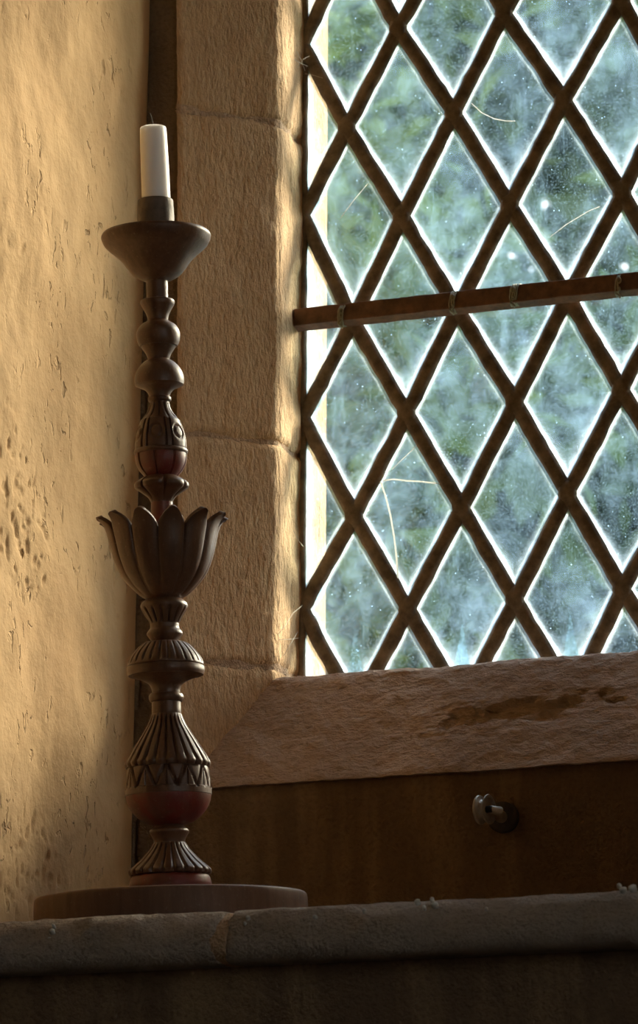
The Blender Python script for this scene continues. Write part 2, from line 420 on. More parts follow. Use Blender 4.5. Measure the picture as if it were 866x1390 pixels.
# back wall of the recess: strip beside the jamb and panel under the sill, both with shade put into their dark colour
def f_strip(s, t):
    z = Z_L - 0.02 + t * (Z_TOP + 0.10 - Z_L)
    ua = u_corner(z) - 0.03; ub = u_splay0(z) + 0.003
    u = ua + s * (ub - ua); p = Vector((u, 0, z))
    d = 0.003 * fbm(p, 12, 3)
    uc = u_corner(z) + 0.0035 + 0.003 * fbm((0, 1, z), 14, 3)
    k = abs(u - uc)
    if k < 0.003 and fbm((5, 1, z), 6, 2) > 0.2: d += 0.006 * (1 - k / 0.003)
    return W(u, 0.0075 + d, z)
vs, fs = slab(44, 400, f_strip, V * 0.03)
mk('wall_strip', vs, fs, M_BACK, kind='structure', label='narrow wall strip with shade painted dark, between plaster reveal and window jamb')
def f_back(s, t):
    u = u_splay0(Z_L) - 0.002 + s * (uCR + 0.02 - u_splay0(Z_L)); zt = z_sbot(u) + 0.001
    z = Z_L - 0.02 + t * (zt - Z_L + 0.02); p = Vector((u, 0.4, z))
    return W(u, 0.010 + 0.003 * fbm(p, 9, 3) + 0.0012 * fbm(p, 60, 2), z)
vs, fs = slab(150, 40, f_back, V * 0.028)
mk('wall_back', vs, fs, M_BACK, kind='structure', label='stained stone wall painted darker for shade below the sloping sill')

# ------------------------------------------------------------------ jamb stones (blocks with recessed mortar joints)
zjA = hit(240, 146, 0.0)[1]; zjB = hit(243, 586, 0.0)[1]; zjC = hit(243, 896, 0.0)[1]
def jamb_section(z, seed, dscale=1.0, inset=0.0, mirror=False):
    """closed section loop in (u, v) at height z, front dense"""
    a = Vector((u_splay0(z), 0.0)); b = Vector((u_edge(z), V_E)); c = Vector((u_glass(z), V_G - 0.006)); e = Vector((u_glass(z) + 0.0, V_X))
    if mirror:
        a = Vector((uSR, 0)); b = Vector((uGR, V_E)); c = Vector((uGR, V_G - 0.006)); e = Vector((uGR, V_X))
    pts = []
    for (p, q, n) in ((a, b, 34), (b, c, 20), (c, e, 6)):
        t = (q - p).normalized(); nr = Vector((t.y, -t.x))
        if mirror: nr = -nr
        for k in range(n):
            s = k / n; w = p.lerp(q, s)
            d = dscale * (0.0025 * fbm((w.x, w.y, z + seed), 12, 3) + 0.0012 * fbm((w.x, w.y, z + seed), 70, 2)) - inset
            if p is a: d -= 0.002 * max(0, 1 - (w - a).length / 0.005) + 0.003 * max(0, 1 - (w - b).length / 0.005)
            if p is b:
                d -= 0.003 * max(0, 1 - (w - b).length / 0.006)
                if not mirror and s > 0.55: d -= 0.004 * (0.6 + fbm((w.x, 3, z), 18, 3))     # crumbled pointing beside the glass
            pts.append(w + nr * d)
    pts.append(e)
    k = -1 if not mirror else 1
    pts += [Vector((a.x + k * 0.045, V_X)), Vector((a.x + k * 0.045, 0.040)), Vector((a.x + k * 0.0, 0.040))]
    return pts
def jamb_block(name, z0, z1, mat, seed, parent=None, step=0.006, inset=0.0, mirror=False, bev=0.004, wob=0.0, **k):
    n = max(3, int((z1 - z0) / step)); rows = []
    for i in range(n + 1):
        z = z0 + (z1 - z0) * i / n
        e = min(z - z0, z1 - z); ins = inset + (bev * (1 - e / bev) if bev and e < bev else 0)
        row = []
        for q in jamb_section(z, seed, 1.0, ins, mirror):
            dz = 0
            if wob and i in (0, n): dz = wob * fbm((q.x * 14, q.y * 14, seed * 3 + i), 1.0, 2)
            row.append(W(q.x, q.y, z + dz))
        rows.append(row)
    m = len(rows[0]); vs = [p for r in rows for p in r]
    fs = [(i * m + j, i * m + (j + 1) % m, (i + 1) * m + (j + 1) % m, (i + 1) * m + j) for i in range(n) for j in range(m)]
    fs += [tuple(range(m)), tuple(range(n * m, n * m + m))]
    return mk(name, vs, fs, mat, parent=parent, sharp=50, **k)
jamb = empty('trim_1', W(u_splay0(Z_L), 0.1, Z_L + 0.08), kind='structure', label='splayed limestone jamb of squared blocks beside the leaded window')
G = 0.0022
zlist = [z_sbot(u_splay0(Z_L + 0.1)) - 0.001, zjC, zjB, zjA, Z_TOP + 0.09]
for i in range(4):
    jamb_block('jamb_stone', zlist[i] + (G if i else 0), zlist[i + 1] - G, M_JAMB, 1.7 * i, jamb, wob=0.004)
for i in (1, 2, 3):
    jamb_block('mortar_joint', zlist[i] - G - 0.004, zlist[i] + G + 0.004, M_MORTAR, 9.1 * i, jamb, step=0.0025, inset=0.003, bev=0)
jr = jamb_block('trim_2', Z_L + 0.085, Z_TOP + 0.09, M_JAMB, 30.0, None, step=0.05, mirror=True, kind='structure', label='limestone jamb on the opposite side of the leaded window')
mb = MB(); mb.wbox(uL - 0.07, uCR + 0.055, 0.004, V_X, Z_TOP, Z_TOP + 0.10)
mk('trim_3', mb.v, mb.f, M_JAMB, smooth=False, kind='structure', label='flat limestone lintel over the leaded window')

# ------------------------------------------------------------------ sloping sill
chip_c = hit(708, 962, 0.06)
def f_sill_profile(s, t):
    u = uL + 0.045 + s * (uSR + 0.04 - uL - 0.045)
    za, zb = z_sbot(u), z_stop(u)
    z = za + t * (zb - za); v = t * V_E
    p = Vector((u, v, z))
    d = 0.0035 * fbm(p, 9, 3) + 0.0016 * fbm(p, 55, 3)
    # lamination scar in the sill
    e = math.hypot((u - chip_c[0]) / 0.085, (z - chip_c[1] - 0.1 * (u - chip_c[0])) / 0.014) + 0.8 * fbm(p + Vector((2, 1, 0)), 30, 3) + 0.5 * fbm((u * 22, 0, z * 110), 1.0, 3)
    if e < 1: d -= 0.009 * min(1, (1 - e) * 3) + 0.004 * fbm((u * 25, 4, z * 160), 1.0, 3)
    elif e < 1.9: d -= 0.0022 * max(0, fbm((u * 14, 8, z * 130), 1.0, 2)) 
    edge = min(1.0, t / 0.03); d -= 0.001 * (1 - edge)
    edge2 = min(1.0, (1 - t) / 0.05); d -= 0.003 * (1 - edge2) + (0.002 * fbm(p, 40, 2) if t > 0.93 else 0)
    nrm = (-V * 0.8 + Z * 0.6)
    return W(u, v, z) + nrm * d
nu, nv = 340, 84
vs = [f_sill_profile(i / nu, j / nv) for j in range(nv + 1) for i in range(nu + 1)]
fs = [(j * (nu + 1) + i, j * (nu + 1) + i + 1, (j + 1) * (nu + 1) + i + 1, (j + 1) * (nu + 1) + i) for j in range(nv) for i in range(nu)]
n = len(vs)
for i in range(nu + 1):                           # flat top to the outer face, then the hidden underside
    p = f_sill_profile(i / nu, 1); q = f_sill_profile(i / nu, 0); u = U.dot(p - ORG)
    vs += [W(u, V_X, p.z - 0.004), W(u, V_X, q.z - 0.03), W(u, 0.034, q.z - 0.03), W(u, 0.034, q.z - 0.002)]
for i in range(nu):
    a, b = n + 4 * i, n + 4 * (i + 1); t0 = nv * (nu + 1) + i
    fs += [(t0, t0 + 1, b, a), (a, b, b + 1, a + 1), (a + 1, b + 1, b + 2, a + 2), (a + 2, b + 2, b + 3, a + 3), (a + 3, b + 3, i + 1, i)]
for i in (0, nu):
    col = [j * (nu + 1) + i for j in range(nv + 1)] + [n + 4 * i + k for k in range(4)]
    fs.append(tuple(col))
mk('trim_4', vs, fs, M_SILL, sharp=55, kind='structure', label='sloping pinkish stone sill with a flaked scar under the leaded window')

# ------------------------------------------------------------------ leaded window
win = empty('window_1', W((uG_ + uGR) / 2, V_G, z_stop(0.4) - 0.05), kind='structure', label='old leaded window of dirty diamond panes with an iron saddle bar')
meas = {(-1, -1): (412, 62), (-1, 1): (411.5, 293), (-1, 3): (411.5, 568), (-1, 5): (411, 827),
        (0, 0): (472, 174), (0, 2): (480, 436), (0, 4): (482, 701),
        (1, -1): (541.6, 39.7), (1, 1): (546.5, 295), (1, 3): (553, 562), (1, 5): (554.7, 828),
        (2, 0): (617, 154), (2, 2): (621, 420), (2, 4): (627.5, 690),
        (3, -1): (685, 18), (3, 1): (693, 279), (3, 3): (699.8, 547), (3, 5): (700, 815),
        (4, 0): (766, 137), (4, 2): (771, 403), (4, 4): (771.5, 671),
        (5, -1): (844, 1.5), (5, 1): (845.5, 263), (5, 3): (844, 529), (5, 5): (845.5, 800)}
uz = {k: hit(x, y, V_G) for k, (x, y) in meas.items()}
A = np.array([[i, m, 1] for (i, m) in uz]); B = np.array([uz[k] for k in uz])
fit = np.linalg.lstsq(A, B, rcond=None)[0]
def node(i, m):
    if (i, m) in uz: return Vector(uz[(i, m)])
    r = np.array([i, m, 1]) @ fit; return Vector((r[0], r[1]))
Z_B = z_stop(0.4) - 0.03                          # bottom of the glazing, behind the sill's top edge
RECT = [Vector((u_glass(Z_B) - 0.001, Z_B)), Vector((uGR + 0.001, Z_B)), Vector((uGR + 0.001, Z_TOP + 0.002)), Vector((u_glass(Z_TOP) - 0.001, Z_TOP + 0.002))]
def clip(poly, rect=RECT):
    out = poly
    for k in range(4):
        a, b = rect[k], rect[(k + 1) % 4]; d = b - a; n = Vector((-d.y, d.x)).normalized(); res = []
        for i in range(len(out)):
            p, q = out[i], out[(i + 1) % len(out)]; sp, sq = (p - a).dot(n), (q - a).dot(n)
            if sp >= 0: res.append(p)
            if (sp >= 0) != (sq >= 0): res.append(p + (q - p) * (sp / (sp - sq)))
        out = res
        if len(out) < 3: return []
    return out
def area(p): return 0.5 * sum(p[i].x * p[(i + 1) % len(p)].y - p[(i + 1) % len(p)].x * p[i].y for i in range(len(p)))
def clean(p):
    out = []
    for q in p:
        if not out or (q - out[-1]).length > 1e-4: out.append(q)
    if len(out) > 1 and (out[0] - out[-1]).length < 1e-4: out.pop()
    return out
def inset(p, d):
    n = len(p); res = []
    for i in range(n):
        a, b, c = p[i - 1], p[i], p[(i + 1) % n]
        n1 = Vector((-(b - a).y, (b - a).x)).normalized(); n2 = Vector((-(c - b).y, (c - b).x)).normalized()
        k = n1 + n2; k = k / max(k.length_squared, 0.12) * 2
        res.append(b + k * d)
    return res
I0, I1, M0, M1 = -3, 10, -7, 9
panes = {}
for i in range(I0, I1):
    for m in range(M0, M1):
        if (i + m) % 2 == 0: continue
        # centre at (i, m): corners are neighbours left, bottom, right, top
        poly = [node(i - 1, m), node(i, m + 1), node(i + 1, m), node(i, m - 1)]
        if area(poly) < 0: poly.reverse()
        poly = clean(clip(poly))
        if len(poly) < 3 or area(poly) < 6e-5: continue
        per = sum((poly[k] - poly[k - 1]).length for k in range(len(poly))); inr = 2 * area(poly) / per
        zlow = min(p.y for p in poly); zhi = max(p.y for p in poly)
        rings = [(0.0, 1.0, 1.0), (min(0.0110, inr * 0.45), 1.0, 1.0), (min(0.0135, inr * 0.55), 0.75, 1.0), (min(0.0165, inr * 0.65), 0.32, 0.85), (min(0.022, inr * 0.75), 0.11, 0.62), (min(0.030, inr * 0.85), 0.02, 0.34)]
        vs = []; ed = []
        
        for d, e, elow in rings:
            for p in inset(poly, d):
                vs.append(W(p.x, V_G - 0.0015, p.y)); low = max(0, 1 - (p.y - zlow) / max(0.02, (zhi - zlow) * 0.35))
                ed.append(e + (elow - e) * low)
        cpt = sum(poly, Vector((0, 0))) / len(poly)
        L = len(poly); R = len(rings)
        vs.append(W(cpt.x, V_G - 0.0015, cpt.y)); ed.append(0.0)
        fs = [(r * L + k, r * L + (k + 1) % L, (r + 1) * L + (k + 1) % L, (r + 1) * L + k) for r in range(R - 1) for k in range(L)]
        fs += [((R - 1) * L + k, (R - 1) * L + (k + 1) % L, R * L) for k in range(L)]
        nf = len(fs); nb = len(vs)
        vs += [W(p.x, V_G + 0.0015, p.y) for p in poly]; ed += [0.0] * L
        fs.append(tuple(range(nb, nb + L))); fs += [(k, (k + 1) % L, nb + (k + 1) % L, nb + k) for k in range(L)]
        o = mk('pane', vs, fs, [M_GLASS, M_CLEAR], parent=win, origin=W(cpt.x, V_G, cpt.y), smooth=False)
        for pi, pl in enumerate(o.data.polygons): pl.material_index = 0 if pi < nf else 1
        at = o.data.attributes.new('edge', 'FLOAT', 'POINT'); at.data.foreach_set('value', ed)
        panes[(i, m)] = o

# lead cames: each diagonal strip is one piece swept through its crossings
def came(points, half_w, half_t, name='came', wob=True):
    pts = []
    for a, b in zip(points[:-1], points[1:]):
        n = max(1, int((b - a).length / 0.012))
        for k in range(n): pts.append(a.lerp(b, k / n))
    pts.append(points[-1])
    prof = [(-1, 0.25), (-0.86, -0.55), (-0.45, -0.95), (0, -1.0), (0.45, -0.95), (0.86, -0.55), (1, 0.25), (1, 0.6), (0.6, 1), (-0.6, 1), (-1, 0.6)]
    rows = []
    for k, p in enumerate(pts):
        t = (pts[min(k + 1, len(pts) - 1)] - pts[max(k - 1, 0)]).normalized(); s = Vector((-t.y, t.x))
        row = []
        for a, b in prof:
            w = half_w * (1 + (0.16 * fbm((p.x, p.y, 3 + (a > 0) * 5), 38, 3) if wob else 0))
            q = p + s * (a * w)
            row.append(W(q.x, V_G + b * half_t * (1 + 0.12 * fbm((p.x, p.y, a), 30, 2)), q.y))
        rows.append(row)
    m = len(prof)
    vs = [q for r in rows for q in r]
    fs = [(i * m + j, i * m + (j + 1) % m, (i + 1) * m + (j + 1) % m, (i + 1) * m + j) for i in range(len(rows) - 1) for j in range(m)]
    fs += [tuple(range(m)), tuple(range((len(rows) - 1) * m, len(rows) * m))]
    return mk(name, vs, fs, M_LEAD, parent=win, sharp=60)
def clip_line(pl):
    """part of a polyline inside the glazed opening"""
    def inside(p): return all(((RECT[(k + 1) % 4] - RECT[k]).x * (p - RECT[k]).y - (RECT[(k + 1) % 4] - RECT[k]).y * (p - RECT[k]).x) >= -1e-6 for k in range(4))
    out = []
    for a, b in zip(pl[:-1], pl[1:]):
        ia, ib = inside(a), inside(b)
        N = 60
        if ia and not out: out.append(a)
        if ia and ib: out.append(b)
        elif ia != ib:
            lo, hi = 0.0, 1.0
            for _ in range(30):
                md = (lo + hi) / 2
                if inside(a.lerp(b, md)) == ia: lo = md
                else: hi = md
            x = a.lerp(b, lo if ia else hi)
            out.append(x)
            if ib: out.append(b)
        elif not ia and not ib:
            ks = [k for k in range(N + 1) if inside(a.lerp(b, k / N))]
            if len(ks) > 2: out += [a.lerp(b, ks[0] / N), a.lerp(b, ks[-1] / N)]
    return out
for s in (1, -1):
    for c in range(-14, 22):
        pl = [node(i, (c - i) * s) for i in range(I0 - 1, I1 + 1) if M0 - 1 <= (c - i) * s <= M1]
        if c % 2 or len(pl) < 2: continue
        pl = clip_line(pl)
        if len(pl) >= 2 and sum((pl[k + 1] - pl[k]).length for k in range(len(pl) - 1)) > 0.02:
            came(pl, 0.0106, 0.0068 if s > 0 else 0.0060)
bl = [Vector((u_glass(z) + 0.001, z)) for z in np.linspace(Z_B + 0.002, Z_TOP - 0.002, 12)]
came(bl, 0.0055, 0.007, 'border_came')
came([Vector((uGR - 0.002, Z_B)), Vector((uGR - 0.002, Z_TOP))], 0.006, 0.007, 'border_came')
# soldered crossings
jm = bmesh.new(); bmesh.ops.create_icosphere(jm, subdivisions=2, radius=1.0)
for v in jm.verts: v.co *= 1 + 0.12 * fbm(v.co * 1.7, 1.0, 2)
jme = bpy.data.meshes.new('solder_joint'); jm.to_mesh(jme); jm.free(); jme.materials.append(M_LEAD)
jme.polygons.foreach_set('use_smooth', [True] * len(jme.polygons))
for i in range(I0, I1):
    for m in range(M0, M1):
        if (i + m) % 2: continue
        p = node(i, m)
        if not (u_glass(p.y) + 0.012 < p.x < uGR - 0.01 and Z_B + 0.01 < p.y < Z_TOP - 0.01): continue
        o = bpy.data.objects.new('solder_joint', jme); COL.objects.link(o); o.parent = win
        o.location = W(p.x, V_G - 0.002, p.y) - win.location
        o.rotation_euler = (0, random.uniform(-0.3, 0.3), -TH); o.scale = (0.0135, 0.0070, 0.0185)

# iron saddle bar across the inside of the glazing
VB = V_G - 0.024
bar_l, bar_r = hit(402, 435, VB), hit(866, 385, VB)
k = (uGR + 0.02 - bar_l[0]) / (bar_r[0] - bar_l[0]); bar_end = (uGR + 0.02, bar_l[1] + (bar_r[1] - bar_l[1]) * k)
rows = []; NB = 60; H = 0.0120
for i in range(NB + 1):
    s = i / NB; u = bar_l[0] + (bar_end[0] - bar_l[0]) * s; z = bar_l[1] + (bar_end[1] - bar_l[1]) * s
    row = []
    for (dv, dz) in ((-0.9, -1), (-1, -0.9), (-1, 0.9), (-0.9, 1), (0.9, 1), (1, 0.9), (1, -0.9), (0.9, -1)):
        w = H * (1 + 0.05 * fbm((u, dv, dz), 40, 3))
        # square iron turned a little so that its underside shows
        ca, sa = math.cos(0.22), math.sin(-0.22)
        row.append(W(u, VB + (dv * ca - dz * sa) * w * 0.82, z + (dv * sa + dz * ca) * w))
    rows.append(row)
vs = [q for r in rows for q in r]
fs = [(i * 8 + j, i * 8 + (j + 1) % 8, (i + 1) * 8 + (j + 1) % 8, (i + 1) * 8 + j) for i in range(NB) for j in range(8)] + [tuple(range(8)), tuple(range(NB * 8, NB * 8 + 8))]
mk('saddle_bar', vs, fs, M_IRON, parent=win, sharp=35, label='rusty square iron bar across the lattice')
# twisted wire ties round the bar
def wire_tie(px, py, loose, seed):
    rnd = random.Random(seed); u, z = hit(px, py, VB); mb = MB()
    for q in range(2 + loose):
        off = (q - 0.8) * 0.0028; pts = []
        for k in range(21):
            a = 2 * PI * k / 20
            pts.append(W(u + off + rnd.uniform(-0.0006, 0.0006) + 0.002 * math.sin(a), VB + math.cos(a) * 0.0128 - 0.0005, z + math.sin(a) * 0.0138))
        mb.tube(pts, 0.0013, 6)
    pts = [W(u + 0.003 * math.sin(k * 1.1), VB - 0.0125 - 0.002 * math.cos(k * 1.1), z - 0.004 - k * 0.0018) for k in range(9)]
    mb.tube(pts, 0.0013, 6)
    pts = [W(u + 0.002 + 0.0025 * math.cos(k * 0.8), VB - 0.0135, z + 0.004 + 0.0035 * math.sin(k * 0.8)) for k in range(9)]
    mb.tube(pts, 0.0013, 6)
    mk('wire_tie', mb.v, mb.f, M_WIRE, parent=win, label='twisted copper wire tie')
for a in ((466, 429, 1, 1), (617, 411, 1, 2), (699, 401, 2, 3), (842, 388, 0, 4)): wire_tie(*a)

# cracks in one pane, edge-lit white
def crack(pane, pix, rad=0.0009):
    mb = MB(); mb.tube([W(*((lambda q: (q[0], V_G - 0.0028, q[1]))(hit(x, y, V_G)))) for x, y in pix], rad, 6)
    mk('crack', mb.v, mb.f, M_CRACK, parent=pane)
cp = panes[(1, 4)]
crack(cp, [(521, 653), (535, 651), (552, 653), (570, 654), (588, 656), (600, 657)])
crack(cp, [(518, 655), (525, 676), (531, 700), (536, 730), (539, 755), (541, 785)], 0.0011)
crack(cp, [(533, 638), (546, 625), (560, 612), (566, 605)], 0.0005)
crack(panes[(3, 0)], [(641, 141), (655, 154), (672, 162), (688, 165), (700, 165)], 0.0005)
crack(panes[(4, 1)], [(748, 322), (770, 305), (800, 287), (815, 281)], 0.0005)
crack(panes[(0, 1)], [(463, 297), (480, 274), (500, 250)], 0.0004)

# ------------------------------------------------------------------ ledge slabs
uj = hit(292, 1260, V_F)[0]
def ledge(u0, u1, seed, **k):
    prof = [(0.10, -0.060), (0.025, -0.060), (0.013, -0.057), (0.006, -0.052), (0.003, -0.047), (0.003, -0.041), (0.005, -0.034), (0.009, -0.027), (0.014, -0.020), (0.021, -0.013), (0.030, -0.007),
            (0.042, -0.002), (0.06, 0), (0.1, 0), (0.2, 0), (0.4, 0), (-V_F + 0.033, 0), (-V_F + 0.033, -0.060)]
    n = max(8, int((u1 - u0) / 0.005)); rows = []
    for i in range(n + 1):
        u = u0 + (u1 - u0) * i / n; e = min(u - u0, u1 - u); row = []
        for j, (dv, dz) in enumerate(prof):
            d = 0.0
            if 2 <= j <= 13:
                d = 0.0045 * fbm((u + seed, dv * 2, dz * 2), 14, 3) + 0.0042 * fbm((u + seed, dv, dz), 60, 3)
                d -= 0.006 * max(0, 1 - e / 0.008)
            top = 1.0 if j < 11 else 0.35
            row.append(W(u, V_F + dv - d * (0.7 if j < 11 else 0), Z_L + dz + d * 0.7 * (top if j > 4 else 0) - (0.001 if j > 11 else 0)))
        rows.append(row)
    m = len(prof); vs = [q for r in rows for q in r]
    fs = [(i * m + j, i * m + (j + 1) % m, (i + 1) * m + (j + 1) % m, (i + 1) * m + j) for i in range(n) for j in range(m)] + [tuple(range(m)), tuple(range(n * m, n * m + m))]
    return mk('ledge_stone', vs, fs, M_LEDGE, parent=ledge_root, sharp=60, **k)
ledge_root = empty('trim_5', W(0.2, V_F, Z_L - 0.0605), kind='structure', label='worn grey stone ledge carrying the candlestick')
l1 = ledge(uL - 0.07, uj - 0.006, 0.0); l2 = ledge(uj + 0.006, uCR + 0.05, 5.3)
mb = MB()
pts = []
vs = []; prof = [(0.05, -0.059), (0.016, -0.056), (0.006, -0.047), (0.009, -0.034), (0.019, -0.020), (0.032, -0.011), (0.050, -0.004), (0.4, -0.004), (0.4, -0.059)]
rows = []
for i in range(7):
    u = uj - 0.009 + 0.018 * i / 6
    rows.append([W(u + 0.004 * fbm((0, dz, 1), 40, 2), V_F + dv - 0.004 * fbm((u, dv, dz), 70, 3), Z_L + dz + 0.003 * fbm((u, dv, dz + 3), 70, 3)) for dv, dz in prof])
m = len(prof); vs = [q for r in rows for q in r]
fs = [(i * m + j, i * m + (j + 1) % m, (i + 1) * m + (j + 1) % m, (i + 1) * m + j) for i in range(6) for j in range(m)] + [tuple(range(m)), tuple(range(6 * m, 7 * m))]
mk('mortar_joint', vs, fs, M_MORTAR, parent=ledge_root)
# lime splashes on the worn edge
spots = [(336, 1244, 4), (332, 1252, 3), (427, 1243, 4), (566, 1222, 5), (590, 1226, 6), (586, 1219, 4), (575, 1230, 3), (771, 1238, 4), (845, 1206, 6), (858, 1203, 7), (840, 1200, 4),
         (70, 1262, 5), (67, 1273, 4), (72, 1255, 3), (494, 1234, 3), (660, 1232, 3)]
for (px, py, r) in spots:
    d = ray(px, py); best = None
    v = V_F + 0.012 + max(0, (1250 - py)) * 0.0003
    t = (V.dot(ORG) + v - V.dot(CAM)) / V.dot(d); p = CAM + d * t
    rr = r / 1200 * 0.6; mb = MB(); rnd = random.Random(px)
    vs = []; n = 9
    for ring, (q, h) in enumerate(((1, -0.005), (1.0, -0.0008), (0.6, 0.0004), (0.0, 0.0008))):
        for k in range(n):
            a = 2 * PI * k / n; w = rr * q * (1 + 0.3 * fbm((math.cos(a), math.sin(a), px), 1.3, 2))
            vs.append(p + U * math.cos(a) * w * 1.3 + (Z * 0.75 + V * 0.65) * math.sin(a) * w + (-V * 0.65 + Z * 0.75) * h)
    fs = [(i * n + k, i * n + (k + 1) % n, (i + 1) * n + (k + 1) % n, (i + 1) * n + k) for i in range(3) for k in range(n)] + [tuple(range(n))]
    mk('lime_splash', vs, fs, M_SPOT, parent=ledge_root)

# ------------------------------------------------------------------ candlestick
LEAN = 0.0085
stick = empty('candlestick', BASE - Z * BOARD_T, label='tall carved dark wooden candlestick with lotus cup on a round board', cat='candlestick')
stick.rotation_euler = (0, -LEAN, 0)
def axis_x(y): return BASE_PX[0] - (BASE_PX[1] - y) * 0.0205
def PZ(y):
    d = ray(axis_x(y), y); t = DIST / d.y; p = CAM + d * t
    return p.z - BASE.z + BOARD_T, t
def prof_px(pts):
    out = []
    for y, r in pts:
        z, t = PZ(y); out.append((z, r * t / FPX))
    return out
def refine(pts, n=4):
    """Catmull-Rom through the profile; a repeated point is a hard corner"""
    P = [Vector(p) for p in pts]; out = []
    for i in range(len(P) - 1):
        p1, p2 = P[i], P[i + 1]
        p0 = P[i - 1] if i and (P[i - 1] - p1).length > 1e-7 else p1 * 2 - p2
        p3 = P[i + 2] if i + 2 < len(P) and (P[i + 2] - p2).length > 1e-7 else p2 * 2 - p1
        if (p2 - p1).length < 1e-7: continue
        for k in range(n):
            t = k / n
            out.append(0.5 * ((2 * p1) + (p2 - p0) * t + (2 * p0 - 5 * p1 + 4 * p2 - p3) * t * t + (3 * p1 - p0 - 3 * p2 + p3) * t ** 3))
    out.append(P[-1]); return [(p.x, max(0.0005, p.y)) for p in out]
def lathe(name, pts_px, mat, seg=96, disp=None, n=4, parent=None, raw=False, sharp=38, zr=None, **k):
    pr = zr if zr else refine(prof_px(pts_px), n)
    zs = [p[0] for p in pr]; z0, z1 = min(zs), max(zs)
    vs = []
    for (z, r) in pr:
        f = (z - z0) / max(1e-6, z1 - z0)
        for q in range(seg):
            a = 2 * PI * q / seg; rr = r + (disp(a, f, r) if disp else 0)
            vs.append(Vector((rr * math.cos(a), rr * math.sin(a), z)))
    fs = [(i * seg + q, i * seg + (q + 1) % seg, (i + 1) * seg + (q + 1) % seg, (i + 1) * seg + q) for i in range(len(pr) - 1) for q in range(seg)]
    fs += [tuple(range(seg)), tuple(range((len(pr) - 1) * seg, len(pr) * seg))]
    o = mk(name, vs, fs, mat, sharp=sharp, origin=(0, 0, z0), **k)
    o.parent = parent or stick
    o.location = Vector((0, 0, z0)) - (Vector(parent.location) if parent else Vector())
    return o
def flute(nf, depth, w=0.42, lo=0.0, hi=1.0, ph=0.0, scallop=0.0, round_=False):
    def d(a, f, r):
        x = ((a + ph) * nf / (2 * PI)) % 1.0; x = abs(x - 0.5) * 2         # 1 at groove centre
        g = max(0, (x - (1 - w)) / w); g = g * g * (3 - 2 * g)
        e = min(1, max(0, (f - lo) / 0.08)) * min(1, max(0, (hi - f) / 0.08))
        out = -depth * g * e
        if scallop: out += scallop * (1 - x * x) * max(0, 1 - f / 0.22) - scallop * 0.6 * max(0, 1 - f / 0.22)
        return out
    return d
# base board
bz = [(0.0, 0.1530), (0.003, 0.1545), (0.003, 0.1545), (0.016, 0.1548), (BOARD_T - 0.005, 0.1542), (BOARD_T - 0.001, 0.1525), (BOARD_T, 0.149), (BOARD_T, 0.149), (BOARD_T - 0.0005, 0.08), (BOARD_T, 0.02), (BOARD_T, 0.001)]
lathe('base_board', None, M_BASE, 128, zr=refine(bz, 3), label='thick round turned wooden board')
lathe('foot_ring', [(1218, 53), (1204, 56), (1197, 55.5), (1190, 53), (1187, 48)], M_WOODRED, label='red painted foot ring')
lathe('fluted_foot', [(1190, 47), (1187, 55), (1187, 55), (1182, 56.5), (1177, 52), (1170, 43.5), (1162, 35.5), (1153, 27.5), (1144, 21.5), (1143, 18)], M_WOOD, 264,
      flute(22, 0.0034, 0.45, 0.06, 0.97, scallop=0.003))
lathe('foot_collar', [(1147, 21), (1141, 21.5), (1141, 21.5), (1137, 23), (1130, 27), (1126, 25.5), (1122, 20), (1117, 19.5), (1112, 22)], M_WOOD)
lathe('red_bulb', [(1120, 22), (1117, 31), (1117, 31), (1113, 38.5), (1105, 47), (1097, 53), (1088, 56.8), (1079, 58), (1076, 54)], M_WOODRED, label='red painted bulb')
def zig(a, f, r):
    x = (a * 12 / (2 * PI)) % 1.0; tri = abs(x - 0.5) * 2
    if f < 0.20: return 0.0
    g = (f - 0.22) / 0.78
    d1 = abs(tri - g); cut = max(0, 1 - d1 / 0.16)
    d2 = abs(((x + 0.5) % 1.0 - 0.5)) * 2
    vein = max(0, 1 - abs(1 - tri) / 0.10) * (1 if g < 0.65 else 0)
    return -0.0028 * min(1, cut * 1.5) - 0.0014 * vein
lathe('zigzag_band', [(1081, 56), (1080, 59), (1080, 59), (1071, 59), (1071, 59), (1070, 57.4), (1070, 57.4), (1055, 57), (1042, 54.6), (1039, 50)], M_WOOD, 240, zig, label='band carved with leaf zigzags')
lathe('fluted_bell', [(1043, 50), (1042, 56), (1042, 56), (1037, 57.8), (1031, 55.5), (1022, 50.5), (1010, 43), (996, 34), (983, 26), (970, 20.6), (968, 17)], M_WOOD, 288,
      flute(24, 0.0036, 0.5, 0.10, 0.96, scallop=0.0036))
lathe('lower_neck', [(972, 18.5), (969, 20), (969, 20), (953, 19.6), (953, 19.6), (952, 22), (947, 24), (942, 22), (941, 19), (941, 19), (936, 19.5), (930, 22), (925, 28), (921, 37), (917.5, 46), (915, 50)], M_WOOD)
lathe('fluted_knop', [(918, 46), (917, 51), (917, 51), (912, 53), (906, 52.7), (906, 52.7), (904.5, 51), (903, 52), (897, 50.5), (888, 45), (879, 37), (873, 29), (871, 18)], M_WOOD, 288, flute(26, 0.0026, 0.42, 0.34, 0.97))
lathe('knop_ring', [(874, 18), (870, 18.6), (866, 21.5), (861, 24.4), (857, 23), (853, 20), (847, 19.6)], M_WOOD)
lathe('fluted_collar', [(849, 18), (846, 20), (840, 23), (832, 28), (827, 31), (822, 32), (818, 30), (814, 25), (810, 20)], M_WOOD, 180, flute(15, 0.0028, 0.45, 0.05, 0.62))
